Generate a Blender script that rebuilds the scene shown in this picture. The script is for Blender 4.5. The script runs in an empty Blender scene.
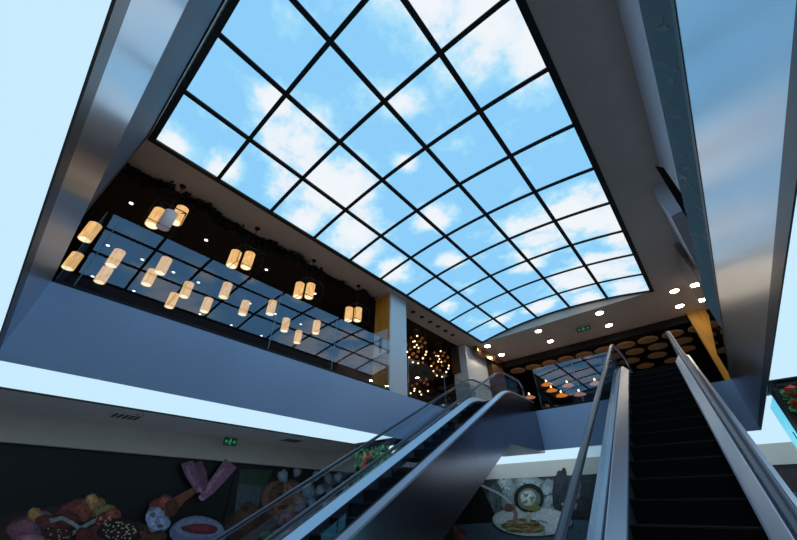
import bpy, bmesh, math, random
from mathutils import Vector, Matrix
random.seed(7)
SC = bpy.context.scene
COL = SC.collection
H0 = 1.6                                   # eye height above the lower floor

# ------------------------------------------------------------------ camera
FPX, YAW, PITCH = 323.02, -0.7197, 0.63371
fw = Vector((math.sin(YAW)*math.cos(PITCH), math.cos(YAW)*math.cos(PITCH), math.sin(PITCH)))
rt = Vector((math.cos(YAW), -math.sin(YAW), 0))
up = rt.cross(fw)
cam = bpy.data.cameras.new('camera'); co = bpy.data.objects.new('camera', cam); COL.objects.link(co)
cam.sensor_width = 36; cam.lens = FPX/797*36; cam.clip_start = .02; cam.clip_end = 200
co.matrix_world = Matrix(((rt.x, up.x, -fw.x, 0), (rt.y, up.y, -fw.y, 0), (rt.z, up.z, -fw.z, H0), (0, 0, 0, 1)))
SC.camera = co

def ray(x, y): return rt*((x-398.5)/FPX) - up*((y-270)/FPX) + fw
def at(x, y, ax, v):
    """point on the plane axis=v seen at a pixel of the photograph"""
    d = ray(x, y); t = (v - (H0 if ax == 2 else 0))/d[ax]
    return Vector((0, 0, H0)) + d*t

# ------------------------------------------------------------------ levels
XL, XR, YN, YF = -6.72, .97, -.43, 12.6
Z1, Z2, Z3, ZG = 3.17, 4.40, 7.90, 5.98
SX0, SW, SY0, SD, SAG = -6.514, 6.905, -.531, 1.3975, .373

# ------------------------------------------------------------------ materials
def srgb(r, g, b):
    f = lambda c: (c/255/12.92) if c/255 <= .04045 else ((c/255+.055)/1.055)**2.4
    return (f(r), f(g), f(b), 1)
def mat(name, col, rough=.6, metal=0, emit=None, es=0, spec=.5, noise=0, nscale=6, bump=0, bscale=60, stretch=None):
    m = bpy.data.materials.new(name); m.use_nodes = True
    nt = m.node_tree; b = nt.nodes['Principled BSDF']
    b.inputs['Base Color'].default_value = col; b.inputs['Roughness'].default_value = rough
    b.inputs['Metallic'].default_value = metal; b.inputs['Specular IOR Level'].default_value = spec
    if emit: b.inputs['Emission Color'].default_value = emit; b.inputs['Emission Strength'].default_value = es
    if noise or bump or stretch:
        g = nt.nodes.new('ShaderNodeNewGeometry'); mp = nt.nodes.new('ShaderNodeMapping')
        nt.links.new(g.outputs['Position'], mp.inputs['Vector'])
        if stretch: mp.inputs['Scale'].default_value = stretch
    if noise:
        n = nt.nodes.new('ShaderNodeTexNoise'); n.inputs['Scale'].default_value = nscale; n.inputs['Detail'].default_value = 4
        nt.links.new(mp.outputs['Vector'], n.inputs['Vector'])
        r = nt.nodes.new('ShaderNodeMapRange'); r.inputs[1].default_value = .3; r.inputs[2].default_value = .7
        r.inputs[3].default_value = 1-noise; r.inputs[4].default_value = 1+noise
        mx = nt.nodes.new('ShaderNodeMix'); mx.data_type = 'RGBA'; mx.blend_type = 'MULTIPLY'; mx.inputs[0].default_value = 1
        mx.inputs[6].default_value = col
        nt.links.new(n.outputs['Fac'], r.inputs[0]); nt.links.new(r.outputs[0], mx.inputs[7]); nt.links.new(mx.outputs[2], b.inputs['Base Color'])
    if bump:
        n2 = nt.nodes.new('ShaderNodeTexNoise'); n2.inputs['Scale'].default_value = bscale
        nt.links.new(mp.outputs['Vector'], n2.inputs['Vector'])
        bp = nt.nodes.new('ShaderNodeBump'); bp.inputs['Strength'].default_value = bump; bp.inputs['Distance'].default_value = .02
        nt.links.new(n2.outputs['Fac'], bp.inputs['Height']); nt.links.new(bp.outputs['Normal'], b.inputs['Normal'])
    return m
def emis(name, col, s):
    m = bpy.data.materials.new(name); m.use_nodes = True; nt = m.node_tree; nt.nodes.clear()
    e = nt.nodes.new('ShaderNodeEmission'); o = nt.nodes.new('ShaderNodeOutputMaterial')
    e.inputs['Color'].default_value = col; e.inputs['Strength'].default_value = s
    nt.links.new(e.outputs[0], o.inputs[0]); return m
def glass(name, tint=(1, 1, 1, 1), refl=.1, rough=.0):
    m = bpy.data.materials.new(name); m.use_nodes = True; nt = m.node_tree; nt.nodes.clear()
    t = nt.nodes.new('ShaderNodeBsdfTransparent'); t.inputs[0].default_value = tint
    g = nt.nodes.new('ShaderNodeBsdfGlossy'); g.inputs[0].default_value = (.72, .80, 1, 1); g.inputs['Roughness'].default_value = rough
    f = nt.nodes.new('ShaderNodeFresnel'); f.inputs[0].default_value = 1.5
    a = nt.nodes.new('ShaderNodeMath'); a.operation = 'MULTIPLY_ADD'; a.inputs[1].default_value = 1.5; a.inputs[2].default_value = refl; a.use_clamp = True
    ge = nt.nodes.new('ShaderNodeNewGeometry'); nb = nt.nodes.new('ShaderNodeMath'); nb.operation = 'SUBTRACT'; nb.inputs[0].default_value = 1; nt.links.new(ge.outputs['Backfacing'], nb.inputs[1])
    ab = nt.nodes.new('ShaderNodeMath'); ab.operation = 'MULTIPLY'
    mx = nt.nodes.new('ShaderNodeMixShader'); o = nt.nodes.new('ShaderNodeOutputMaterial')
    nt.links.new(f.outputs[0], a.inputs[0]); nt.links.new(a.outputs[0], ab.inputs[0]); nt.links.new(nb.outputs[0], ab.inputs[1]); nt.links.new(ab.outputs[0], mx.inputs[0])
    nt.links.new(t.outputs[0], mx.inputs[1]); nt.links.new(g.outputs[0], mx.inputs[2]); nt.links.new(mx.outputs[0], o.inputs[0])
    return m

def sky_material():
    """the cloud picture printed on the back-lit ceiling film"""
    m = bpy.data.materials.new('printed_cloud_film'); m.use_nodes = True; nt = m.node_tree; nt.nodes.clear()
    N = nt.nodes.new; L = nt.links.new
    g = N('ShaderNodeNewGeometry')
    fl = N('ShaderNodeVectorMath'); fl.operation = 'MULTIPLY'; fl.inputs[1].default_value = (1, 1, 0); L(g.outputs['Position'], fl.inputs[0])
    nz = N('ShaderNodeTexNoise'); nz.inputs['Scale'].default_value = .9; nz.inputs['Detail'].default_value = 6; nz.inputs['Roughness'].default_value = .62
    L(fl.outputs[0], nz.inputs['Vector'])
    blobs = [(-4.1, .75, .42), (-4.45, 1.7, .85), (-5.1, 2.8, 1.05), (-5.6, 4.4, .9), (-6.1, 3.1, .7), (-4.4, 3.1, .8), (-6.3, -.2, .5),
             (-.1, 2.3, 1.0), (.35, 3.2, .8), (-.7, 1.5, .8), (-.4, 8.2, 1.3), (-1.5, 7.9, 1.0), (.2, 9.3, .9), (-.7, 11.2, 1.2), (-2.1, 2.5, .42), (-3.0, 3.7, .3), (-6.2, .9, .45), (-6.0, 5.3, .5), (-4.3, 7.6, .45),
             (-.2, 12.9, .9), (-1.7, 11.6, .9), (-3.6, 5.6, .6), (-5.9, 6.4, .6), (-2.4, 9.2, .7), (-5.0, 12.2, .6), (-3.3, 12.6, .6), (-6.0, 9.6, .5), (-1.6, 13.2, .7)]
    prev = None
    for bx, by, r in blobs:
        d = N('ShaderNodeVectorMath'); d.operation = 'DISTANCE'; d.inputs[1].default_value = (bx, by, 0); L(fl.outputs[0], d.inputs[0])
        k = N('ShaderNodeMapRange'); k.inputs[1].default_value = r*1.5; k.inputs[2].default_value = 0; L(d.outputs['Value'], k.inputs[0])
        if prev is None: prev = k.outputs[0]
        else:
            x = N('ShaderNodeMath'); x.operation = 'MAXIMUM'; L(prev, x.inputs[0]); L(k.outputs[0], x.inputs[1]); prev = x.outputs[0]
    ad = N('ShaderNodeMath'); ad.operation = 'MULTIPLY_ADD'; ad.inputs[1].default_value = 2.6; L(nz.outputs['Fac'], ad.inputs[0]); 
    sh = N('ShaderNodeMath'); sh.operation = 'MULTIPLY_ADD'; sh.inputs[1].default_value = 1.25; sh.inputs[2].default_value = -1.30; L(prev, sh.inputs[0]); L(sh.outputs[0], ad.inputs[2])
    cr = N('ShaderNodeValToRGB'); L(ad.outputs[0], cr.inputs[0])
    e = cr.color_ramp.elements
    e[0].position = .12; e[0].color = srgb(141, 207, 250); e[1].position = .98; e[1].color = srgb(240, 246, 251)
    q = e.new(.36); q.color = srgb(160, 219, 252)
    q = e.new(.55); q.color = srgb(190, 230, 252)
    q = e.new(.76); q.color = srgb(230, 241, 251)
    em = N('ShaderNodeEmission'); em.inputs['Strength'].default_value = 1.0; L(cr.outputs[0], em.inputs['Color'])
    o = N('ShaderNodeOutputMaterial'); L(em.outputs[0], o.inputs[0])
    return m

M = {}
M['sky'] = sky_material()
M['strip'] = emis('lit_strip_film', srgb(201, 236, 255), 1.0)
M['frame'] = mat('black_aluminium', srgb(14, 18, 24), .5)
M['ceil'] = mat('ceiling_paint', (.72, .60, .52, 1), .75, noise=.04, nscale=2)
M['lowceil'] = mat('lower_ceiling_paint', (.74, .66, .70, 1), .8, noise=.04, nscale=2)
M['bulk'] = mat('bulkhead_paint', (.78, .70, .63, 1), .8, noise=.04, nscale=2)
M['blackceil'] = mat('black_ceiling_paint', (.008, .007, .007, 1), .85, noise=.3, nscale=3)
M['wallgrey'] = mat('grey_wall_panel', (.10, .115, .16, 1), .65, noise=.05, nscale=1.5)
M['fascia'] = mat('blue_grey_fascia_panel', (.52, .69, 1.0, 1), .42, .15, noise=.05, nscale=.7)
M['palebulk'] = mat('pale_bulkhead_paint', (.84, .87, .98, 1), .35)
M['steel'] = mat('brushed_stainless_steel', (.56, .60, .68, 1), .30, 1, noise=.05, nscale=.8, bump=.03, bscale=3)
M['trim'] = mat('dark_steel_lip', (.09, .085, .10, 1), .4, .5)
M['clad'] = mat('dark_brushed_cladding', (.27, .25, .29, 1), .20, 1, noise=.06, nscale=.8, bump=.02, bscale=3)
M['deck'] = mat('escalator_deck_steel', (.70, .76, .88, 1), .38, .85)
M['skirt'] = mat('escalator_skirt_steel', (.16, .19, .24, 1), .4, .6)
M['rubber'] = mat('handrail_rubber', (.04, .065, .115, 1), .32, 0)
M['step'] = mat('black_step_metal', (.006, .006, .007, 1), .8, .0, spec=.2, bump=.2, bscale=200, stretch=(1, .01, .01))
M['stepedge'] = mat('lighter_step_edge', (.022, .022, .025, 1), .4, .4)  # nosing edge slightly lighter than the step
M['white'] = mat('white_panel', (.93, .95, 1.0, 1), .4, .1)
M['ochre'] = mat('ochre_wood_panel', (.80, .40, .06, 1), .45, noise=.18, nscale=9, stretch=(1, 1, .12))
M['wood'] = mat('brown_wood', (.10, .05, .025, 1), .5, noise=.3, nscale=9, stretch=(1, 1, .1))
M['bronze'] = mat('bronze_metal', (.45, .27, .14, 1), .25, 1)
M['mirror'] = mat('mirror_polished_steel', (.70, .72, .76, 1), .12, 1)
M['darkwall'] = mat('dark_restaurant_wall', (.014, .011, .010, 1), .5, noise=.5, nscale=2)
M['polish'] = mat('polished_dark_wall', (.012, .010, .009, 1), .10, 0, spec=1.0)
M['slab'] = mat('concrete_slab', (.25, .25, .26, 1), .8)
M['floor'] = mat('polished_stone_tiles', (.55, .51, .48, 1), .25, noise=.1, nscale=1.5)
M['glass'] = glass('balustrade_glass', (.94, .97, .98, 1), .10)
M['eglass'] = glass('escalator_glass', (.90, .95, .97, 1), .0)
M['gedge'] = mat('polished_glass_edge', (.50, .62, .66, 1), .3)
M['lantern'] = None
M['lampwhite'] = emis('downlight_diffuser', (1.0, .84, .62, 1), 50)
M['spotwhite'] = emis('small_spot_diffuser', (1.0, .97, .9, 1), 3.0)
M['chrome'] = mat('satin_rim', (.6, .6, .6, 1), .3, 1)
M['black'] = mat('matt_black', (.006, .006, .007, 1), .7)
M['unlit'] = mat('grey_paper_added_glow', (.7, .66, .70, 1), .8, emit=(.62, .56, .62, 1), es=.17)  # grey paper given a faint glow of its own to brighten it
M['leaf'] = mat('leaf_green', (.06, .30, .09, 1), .5, noise=.5, nscale=14)
M['leaf2'] = mat('leaf_light_green', (.22, .55, .16, 1), .5, noise=.5, nscale=14)
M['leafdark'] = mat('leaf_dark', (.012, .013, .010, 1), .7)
M['red'] = mat('red_petals', (.75, .035, .03, 1), .5)
M['pink'] = mat('orange_petals', (.85, .18, .08, 1), .5)
M['cyan'] = mat('cyan_lightbox_face', (.2, .5, .6, 1), .4, emit=srgb(110, 212, 238), es=.9)
M['green'] = mat('exit_sign_green', (.01, .06, .03, 1), .4, emit=(.0, .10, .045, 1), es=.15)
M['signmark'] = emis('exit_sign_mark', (.2, .8, .4, 1), .22)
M['weave'] = mat('woven_disc_shade', (.22, .125, .06, 1), .7, noise=.4, nscale=25, emit=(.42, .22, .09, 1), es=.05)
M['orangeglow'] = emis('orange_lamp_glow', (1.0, .27, .035, 1), .7)
M['pinkglow'] = emis('rosy_lamp_glow', (.9, .38, .26, 1), .38)
M['amberglass'] = mat('amber_glass_shade', (.45, .16, .04, 1), .25, emit=(.9, .28, .05, 1), es=.13)
M['bulb'] = emis('warm_bulb', (1, .72, .38, 1), 5)
M['whitebulb'] = emis('white_globe', (.85, .92, 1, 1), 1.2)
M['signwhite'] = mat('sign_white', (.85, .86, .9, 1), .5)
def film():
    m = bpy.data.materials.new('teal_frosted_film'); m.use_nodes = True; nt = m.node_tree; nt.nodes.clear(); N = nt.nodes.new; L = nt.links.new
    d = N('ShaderNodeBsdfDiffuse'); d.inputs[0].default_value = (.19, .27, .30, 1); t = N('ShaderNodeBsdfTransparent'); t.inputs[0].default_value = (.7, .85, .9, 1)
    x = N('ShaderNodeMixShader'); x.inputs[0].default_value = .72; L(t.outputs[0], x.inputs[1]); L(d.outputs[0], x.inputs[2])
    o = N('ShaderNodeOutputMaterial'); L(x.outputs[0], o.inputs[0]); return m
M['film'] = film()
M['decal'] = mat('olive_glass_film', (.025, .045, .045, 1), .6)

def lantern_mat():
    m = bpy.data.materials.new('lit_lantern_paper'); m.use_nodes = True; nt = m.node_tree; nt.nodes.clear(); N = nt.nodes.new; L = nt.links.new
    g = N('ShaderNodeNewGeometry'); w = N('ShaderNodeTexNoise'); w.inputs['Scale'].default_value = 9
    mp = N('ShaderNodeMapping'); mp.inputs['Scale'].default_value = (3, 3, .6); L(g.outputs['Position'], mp.inputs['Vector']); L(mp.outputs[0], w.inputs['Vector'])
    cr = N('ShaderNodeValToRGB'); L(w.outputs['Fac'], cr.inputs[0]); e = cr.color_ramp.elements
    e[0].position = .32; e[0].color = (.78, .38, .11, 1); e[1].position = .68; e[1].color = (1.0, .64, .28, 1)
    em = N('ShaderNodeEmission'); em.inputs['Strength'].default_value = .95; L(cr.outputs[0], em.inputs['Color'])
    o = N('ShaderNodeOutputMaterial'); L(em.outputs[0], o.inputs[0]); return m
M['lantern'] = lantern_mat()
M['lanternend'] = emis('lantern_bottom_glow', (1.0, .83, .52, 1), 1.25)

# ------------------------------------------------------------------ mesh helpers
def box(bm, x0, x1, y0, y1, z0, z1, mi=0):
    v = [bm.verts.new((x, y, z)) for z in (z0, z1) for y in (y0, y1) for x in (x0, x1)]
    for f in ((0, 2, 3, 1), (4, 5, 7, 6), (0, 1, 5, 4), (2, 6, 7, 3), (0, 4, 6, 2), (1, 3, 7, 5)):
        bm.faces.new([v[i] for i in f]).material_index = mi
def prism(bm, pts, ax, a, b, mi=0):
    """extrude a closed outline (two coordinates each) along axis ax from a to b"""
    def P(p, t):
        q = list(p); q.insert(ax, t); return q
    A = [bm.verts.new(P(p, a)) for p in pts]; B = [bm.verts.new(P(p, b)) for p in pts]
    n = len(pts)
    fs = [bm.faces.new(A), bm.faces.new(B[::-1])]
    for i in range(n): fs.append(bm.faces.new((A[i], B[i], B[(i+1) % n], A[(i+1) % n])))
    for f in fs: f.material_index = mi
def cyl(bm, c, r, z0, z1, n=20, mi=0, r1=None, capmi=None):
    r1 = r if r1 is None else r1
    A = [bm.verts.new((c[0]+r*math.cos(6.28319*i/n), c[1]+r*math.sin(6.28319*i/n), z0)) for i in range(n)]
    B = [bm.verts.new((c[0]+r1*math.cos(6.28319*i/n), c[1]+r1*math.sin(6.28319*i/n), z1)) for i in range(n)]
    f = bm.faces.new(A[::-1]); f.material_index = mi if capmi is None else capmi
    bm.faces.new(B).material_index = mi
    for i in range(n):
        f = bm.faces.new((A[i], A[(i+1) % n], B[(i+1) % n], B[i])); f.material_index = mi; f.smooth = True
def lathe(bm, c, prof, n=24, mi=0):
    rings = []
    for r, z in prof:
        rings.append([bm.verts.new((c[0]+r*math.cos(6.28319*i/n), c[1]+r*math.sin(6.28319*i/n), c[2]+z)) for i in range(n)])
    for a, b in zip(rings, rings[1:]):
        for i in range(n):
            f = bm.faces.new((a[i], a[(i+1) % n], b[(i+1) % n], b[i])); f.material_index = mi; f.smooth = True
    bm.faces.new(rings[0][::-1]).material_index = mi; bm.faces.new(rings[-1]).material_index = mi
def tube(bm, pts, r, n=8, mi=0):
    pts = [Vector(p) for p in pts]; rings = []
    for i, p in enumerate(pts):
        d = (pts[min(i+1, len(pts)-1)] - pts[max(i-1, 0)]).normalized()
        a = d.cross(Vector((0, 0, 1)) if abs(d.z) < .95 else Vector((1, 0, 0))).normalized(); b = d.cross(a)
        rings.append([bm.verts.new(p + a*r*math.cos(6.28319*k/n) + b*r*math.sin(6.28319*k/n)) for k in range(n)])
    for A, B in zip(rings, rings[1:]):
        for k in range(n):
            f = bm.faces.new((A[k], A[(k+1) % n], B[(k+1) % n], B[k])); f.smooth = True; f.material_index = mi
    bm.faces.new(rings[0][::-1]).material_index = mi; bm.faces.new(rings[-1]).material_index = mi
def sweep_yz(bm, path, xc, hw, ht, mi=0, rnd=.3):
    """rounded band swept along a path of (y, z); hw half width in x, ht half thickness"""
    n = len(path); rings = []
    c = min(hw, ht)*.7
    sec = [(-hw, -ht+c), (-hw+c, -ht), (hw-c, -ht), (hw, -ht+c), (hw, ht-c), (hw-c, ht), (-hw+c, ht), (-hw, ht-c)]
    for i, (y, z) in enumerate(path):
        y0, z0 = path[max(i-1, 0)]; y1, z1 = path[min(i+1, n-1)]
        l = math.hypot(y1-y0, z1-z0); t = ((y1-y0)/l, (z1-z0)/l); nn = (-t[1], t[0])
        rings.append([bm.verts.new((xc+a, y+nn[0]*b, z+nn[1]*b)) for a, b in sec])
    for A, B in zip(rings, rings[1:]):
        for k in range(8):
            f = bm.faces.new((A[k], A[(k+1) % 8], B[(k+1) % 8], B[k])); f.material_index = mi; f.smooth = True
    bm.faces.new(rings[0][::-1]).material_index = mi; bm.faces.new(rings[-1]).material_index = mi

def sweep_sec(bm, path, sec, mi=0):
    """flat-sided section of (x, n) points swept along a path of (y, z)"""
    n = len(path); m = len(sec); rings = []
    for i, (y, z) in enumerate(path):
        rings.append([bm.verts.new((a, y, z+b)) for a, b in sec])
    for A, B_ in zip(rings, rings[1:]):
        for k in range(m): bm.faces.new((A[k], A[(k+1) % m], B_[(k+1) % m], B_[k])).material_index = mi
    bm.faces.new(rings[0][::-1]).material_index = mi; bm.faces.new(rings[-1]).material_index = mi

WL = {}
def wloc(o): return WL.get(o.name, Vector((0, 0, 0)))
def obj(name, bm, mats, parent=None):
    if not isinstance(mats, (list, tuple)): mats = [mats]
    bmesh.ops.recalc_face_normals(bm, faces=bm.faces)
    vs = [v.co for v in bm.verts]
    c = Vector(((min(v.x for v in vs)+max(v.x for v in vs))/2, (min(v.y for v in vs)+max(v.y for v in vs))/2, min(v.z for v in vs)))
    bmesh.ops.translate(bm, vec=-c, verts=bm.verts)
    me = bpy.data.meshes.new(name); bm.to_mesh(me); bm.free()
    for m in mats: me.materials.append(m)
    o = bpy.data.objects.new(name, me); COL.objects.link(o)
    WL[o.name] = c.copy()
    if parent is not None: o.parent = parent; o.location = c - wloc(parent)
    else: o.location = c
    return o
def tag(o, label, cat, group=None, kind=None):
    o['label'] = label; o['category'] = cat
    if group: o['group'] = group
    if kind: o['kind'] = kind
    return o
def thing(name, loc, label, cat, group=None):
    o = bpy.data.objects.new(name, None); COL.objects.link(o); o.location = loc; o.empty_display_size = .1
    WL[o.name] = Vector(loc); return tag(o, label, cat, group)
def struct(name, bm, mats, label=None):
    o = obj(name, bm, mats); o['kind'] = 'structure'
    if label: o['label'] = label; o['category'] = name.split('_')[0]
    return o
def dup(root, loc, label=None, group=None):
    r = root.copy(); COL.objects.link(r); r.location = loc; WL[r.name] = Vector(loc)
    if label: r['label'] = label
    if group: r['group'] = group
    for ch in list(root.children):
        c = ch.copy(); COL.objects.link(c); c.parent = r; c.location = ch.location
        for g in list(ch.children):
            d = g.copy(); COL.objects.link(d); d.parent = c; d.location = g.location
    return r
B = bmesh.new
ORD = ['first', 'second', 'third', 'fourth', 'fifth', 'sixth', 'seventh', 'eighth', 'ninth', 'tenth', 'eleventh', 'twelfth']

# ------------------------------------------------------------------ the shell
bm = B(); box(bm, -11.2, 4.4, -4.2, 16.2, -.2, 0); struct('floor', bm, M['floor'], 'stone tiled floor of the lower level')
bm = B(); box(bm, -11.2, -10.50, -4.2, 16.2, 0, 2.62); struct('wall_left', bm, M['black'], 'long wall carrying the food pictures on the left')
bm = B(); box(bm, -10.5, 4.2, 15.85, 16.2, 0, 2.62); struct('wall_back', bm, M['black'], 'back wall of the lower level behind the escalators')
bm = B(); box(bm, 4.2, 4.4, -4.2, 16.2, 0, 3.2); struct('wall_right', bm, M['wallgrey'], 'right wall of the lower level')
bm = B(); box(bm, -10.5, 4.2, -4.2, -4.0, 0, 3.2); struct('wall_front', bm, M['wallgrey'], 'wall of the lower level behind the viewer')
# bulkheads above the pictures
bm = B(); box(bm, -11.2, -10.30, -4.2, 15.8, 2.62, 3.20); struct('trim_1', bm, M['bulk'], 'beige downstand above the left food pictures')
bm = B(); box(bm, -10.3, 4.2, 15.80, 16.2, 2.62, 3.20); struct('trim_2', bm, M['bulk'], 'beige downstand above the back food picture')
# lower ceilings beside the lit strips
bm = B(); box(bm, -10.3, -8.41, -4.2, 15.8, 3.18, 3.24); struct('ceiling', bm, M['lowceil'], 'grey lower ceiling along the left pictures')
bm = B(); box(bm, 2.62, 4.2, -4.2, 15.8, 3.18, 3.24); struct('ceiling', bm, M['lowceil'], 'grey lower ceiling under the right gallery')
bm = B(); box(bm, -8.36, 2.62, -4.2, -2.05, 3.18, 3.24); struct('ceiling', bm, M['lowceil'], 'grey lower ceiling under the near gallery')
# gallery slab (one ring)
bm = B()
box(bm, -15.5, XL-.09, -4.2, 23.5, 3.26, 4.36); box(bm, XR+.09, 9.0, -4.2, 23.5, 3.26, 4.36)
box(bm, XL-.09, XR+.09, YF+.09, 23.5, 3.26, 4.36); box(bm, XL-.09, XR+.09, -4.2, YN-.09, 3.26, 4.36)
struct('floor', bm, M['slab'], 'gallery floor running round the void')

# lit strips under the gallery edge
def strip(label, x0, x1, y0, y1, edges):
    t = thing('light_strip', ((x0+x1)/2, (y0+y1)/2, Z1-.02), label, 'ceiling light', 'lit strips under the gallery edge')
    bm = B(); box(bm, x0, x1, y0, y1, Z1, 3.26); obj('diffuser', bm, M['strip'], t)
    for e in edges:
        bm = B(); box(bm, *e, Z1-.02, Z1+.05); obj('dark_edge', bm, M['frame'], t)
strip('long white lit strip in the ceiling along the left food pictures', -8.33, XL-.004, YN-.004, 7.44, [(-8.40, -8.33, YN-.004, 7.44), (-8.33, XL-.004, 7.44, 7.48)])  # long outer black edge draws the shadow line beside the strip
strip('white lit strip in the ceiling under the back gallery behind the escalators', -8.33, 2.58, YF+.02, 15.78, [])
strip('broad white lit strip overhead at the right edge beside the leafy column', XR+.004, 2.58, YN-.004, 7.50, [(2.58, 2.61, YN-.004, 7.50), (XR+.004, 2.58, 7.50, 7.54)])
strip('white lit strip under the right gallery beyond the leafy column', XR+.004, 2.58, 9.15, YF, [])
strip('broad white lit strip overhead in the upper left corner under the near gallery', -8.33, 2.58, -2.0, YN-.006, [(-8.33, 2.58, -2.03, -2.0)])

# fascias round the void
def panels(bm, ax, fixed0, fixed1, cuts, z0, z1, gap=.0008):
    for a, b in zip(cuts, cuts[1:]):
        if ax == 0: box(bm, fixed0, fixed1, a+gap, b-gap, z0, z1)
        else: box(bm, a+gap, b-gap, fixed0, fixed1, z0, z1)
bm = B(); panels(bm, 0, XL-.003, XL, [YN, .72, YF], Z1+.0, Z2); struct('trim_3', bm, M['fascia'], 'blue grey fascia of the left gallery')
bm = B(); panels(bm, 1, YF, YF+.003, [XL, XR], Z1-.02, Z2); struct('trim_4', bm, M['fascia'], 'blue grey fascia of the back gallery')
bm = B(); panels(bm, 0, XR, XR+.003, [YN, YF], Z1, Z2); struct('trim_5', bm, M['steel'], 'brushed steel fascia of the right gallery')
bm = B(); panels(bm, 1, YN-.003, YN, [XL, XR], Z1, Z2); struct('trim_6', bm, M['steel'], 'brushed steel fascia of the near gallery')
bm = B(); box(bm, XR-.010, XR+.002, YN, YF, Z1-.015, Z1+.115); struct('trim_7', bm, M['trim'], 'dark lip along the bottom of the right fascia')
bm = B(); box(bm, XL, XR, YN-.002, YN+.010, Z1-.015, Z1+.135); struct('trim_8', bm, M['trim'], 'dark lip along the bottom of the near fascia')

# upper ceiling: flat ring round the arched light ceiling with the far lunette
SX1, SY1 = SX0+SW, SY0+SD*10
bm = B()
box(bm, -7.6, SX0-.06, -1.2, 16.5, Z3, Z3+.12); box(bm, SX1+.06, 2.6, -1.2, 17.9, Z3, Z3+.12)
box(bm, SX0-.06, SX1+.06, SY1+.06, 16.5, Z3, Z3+.12); box(bm, SX0-.06, SX1+.06, -1.2, SY0-.06, Z3, Z3+.12)
arc = [(SX0+SW*t/20, Z3+SAG*(1-(2*t/20-1)**2)) for t in range(21)]
for yy in (SY1+.05, SY0-.12):
    prism(bm, [(SX0-.06, Z3), *[(x, z+.10) for x, z in arc], (SX1+.06, Z3)], 1, yy, yy+.05)
struct('ceiling', bm, M['ceil'], 'warm grey upper ceiling round the arched sky ceiling')
bm = B(); box(bm, -15.5, -7.6, -1.2, 23.5, Z3-.02, Z3+.12); struct('ceiling', bm, M['blackceil'], 'black ceiling over the left restaurant')
bm = B(); box(bm, -7.6, 9, 16.57, 23.5, Z3+.0, Z3+.12); struct('ceiling', bm, M['blackceil'], 'black ceiling over the back restaurant')
bm = B(); box(bm, -7.6, 1.12, 16.46, 16.56, 7.60, Z3); struct('trim_9', bm, M['blackceil'], 'black downstand at the front of the back restaurant')
bm = B(); box(bm, -15.5, -15.3, -1.2, 23.5, Z2, Z3); struct('wall_left', bm, M['darkwall'], 'dark wall at the back of the left restaurant')
bm = B(); box(bm, -15.5, 9, 23.3, 23.5, Z2, Z3); struct('wall_back', bm, M['darkwall'], 'dark wall at the end of the back restaurant')
bm = B(); box(bm, 8.8, 9, -1.2, 23.5, Z2, Z3); struct('wall_right', bm, M['wallgrey'], 'outer wall of the right gallery')
bm = B(); box(bm, -6.40, 9.0, -1.0, -.62, Z2-.03, Z3+.02); struct('wall_front', bm, M['wallgrey'], 'grey wall rising above the near gallery')
bm = B(); box(bm, -15.5, -6.46, -1.2, -.86, Z2-.03, Z3+.02); struct('wall_front', bm, M['polish'], 'dark polished end wall of the left restaurant')
bm = B(); box(bm, -6.46, -6.40, -1.0, -.60, Z2-.03, Z3-.001); struct('trim_10', bm, M['wood'], 'brown corner strip at the end of the near wall')
# right gallery bulkhead with its soffit
ZS = H0+5.37
bm = B()
prism(bm, [(1.50, -.62), (1.50, 8.0), (1.24, 8.05), (2.15, 17.9), (2.5, 17.9), (2.5, -.62)], 2, ZS, Z3+.02)
box(bm, 2.5, 9, -.62, 17.9, ZS, ZS+.1)
struct('trim_11', bm, M['palebulk'], 'pale bulkhead and soffit over the right gallery')

# ------------------------------------------------------------------ arched sky ceiling
sk = thing('luminous_ceiling', ((SX0+SX1)/2, (SY0+SY1)/2, Z3), 'large arched ceiling of back-lit blue sky and cloud panels in a black grid', 'light ceiling')
def zsk(x): t = (x-SX0)/SW; return Z3 + SAG*(1-(2*t-1)**2)
for i in range(5):
    for j in range(10):
        bm = B(); xs = [SX0+SW*(i+k/4)/5 for k in range(5)]; y0, y1 = SY0+SD*j, SY0+SD*(j+1)
        prism(bm, [(x, zsk(x)+.02) for x in xs]+[(x, zsk(x)+.05) for x in xs[::-1]], 1, y0, y1)
        obj('light_panel', bm, M['sky'], sk)
for i in range(6):
    x = SX0+SW*i/5; z = zsk(x); w = .05 if 0 < i < 5 else .06
    bm = B(); box(bm, x-w, x+w, SY0-.06, SY1+.06, z-.015, z+.045); obj('grid_bar', bm, M['frame'], sk)
for j in range(11):
    y = SY0+SD*j; w = .043 if 0 < j < 10 else .05
    if j == 0: w = .06
    xs = [SX0-.05+(SW+.1)*k/20 for k in range(21)]
    bm = B(); prism(bm, [(x, zsk(x)-.01) for x in xs]+[(x, zsk(x)+.045) for x in xs[::-1]], 1, y-w, y+w); obj('grid_bar', bm, M['frame'], sk)

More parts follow.
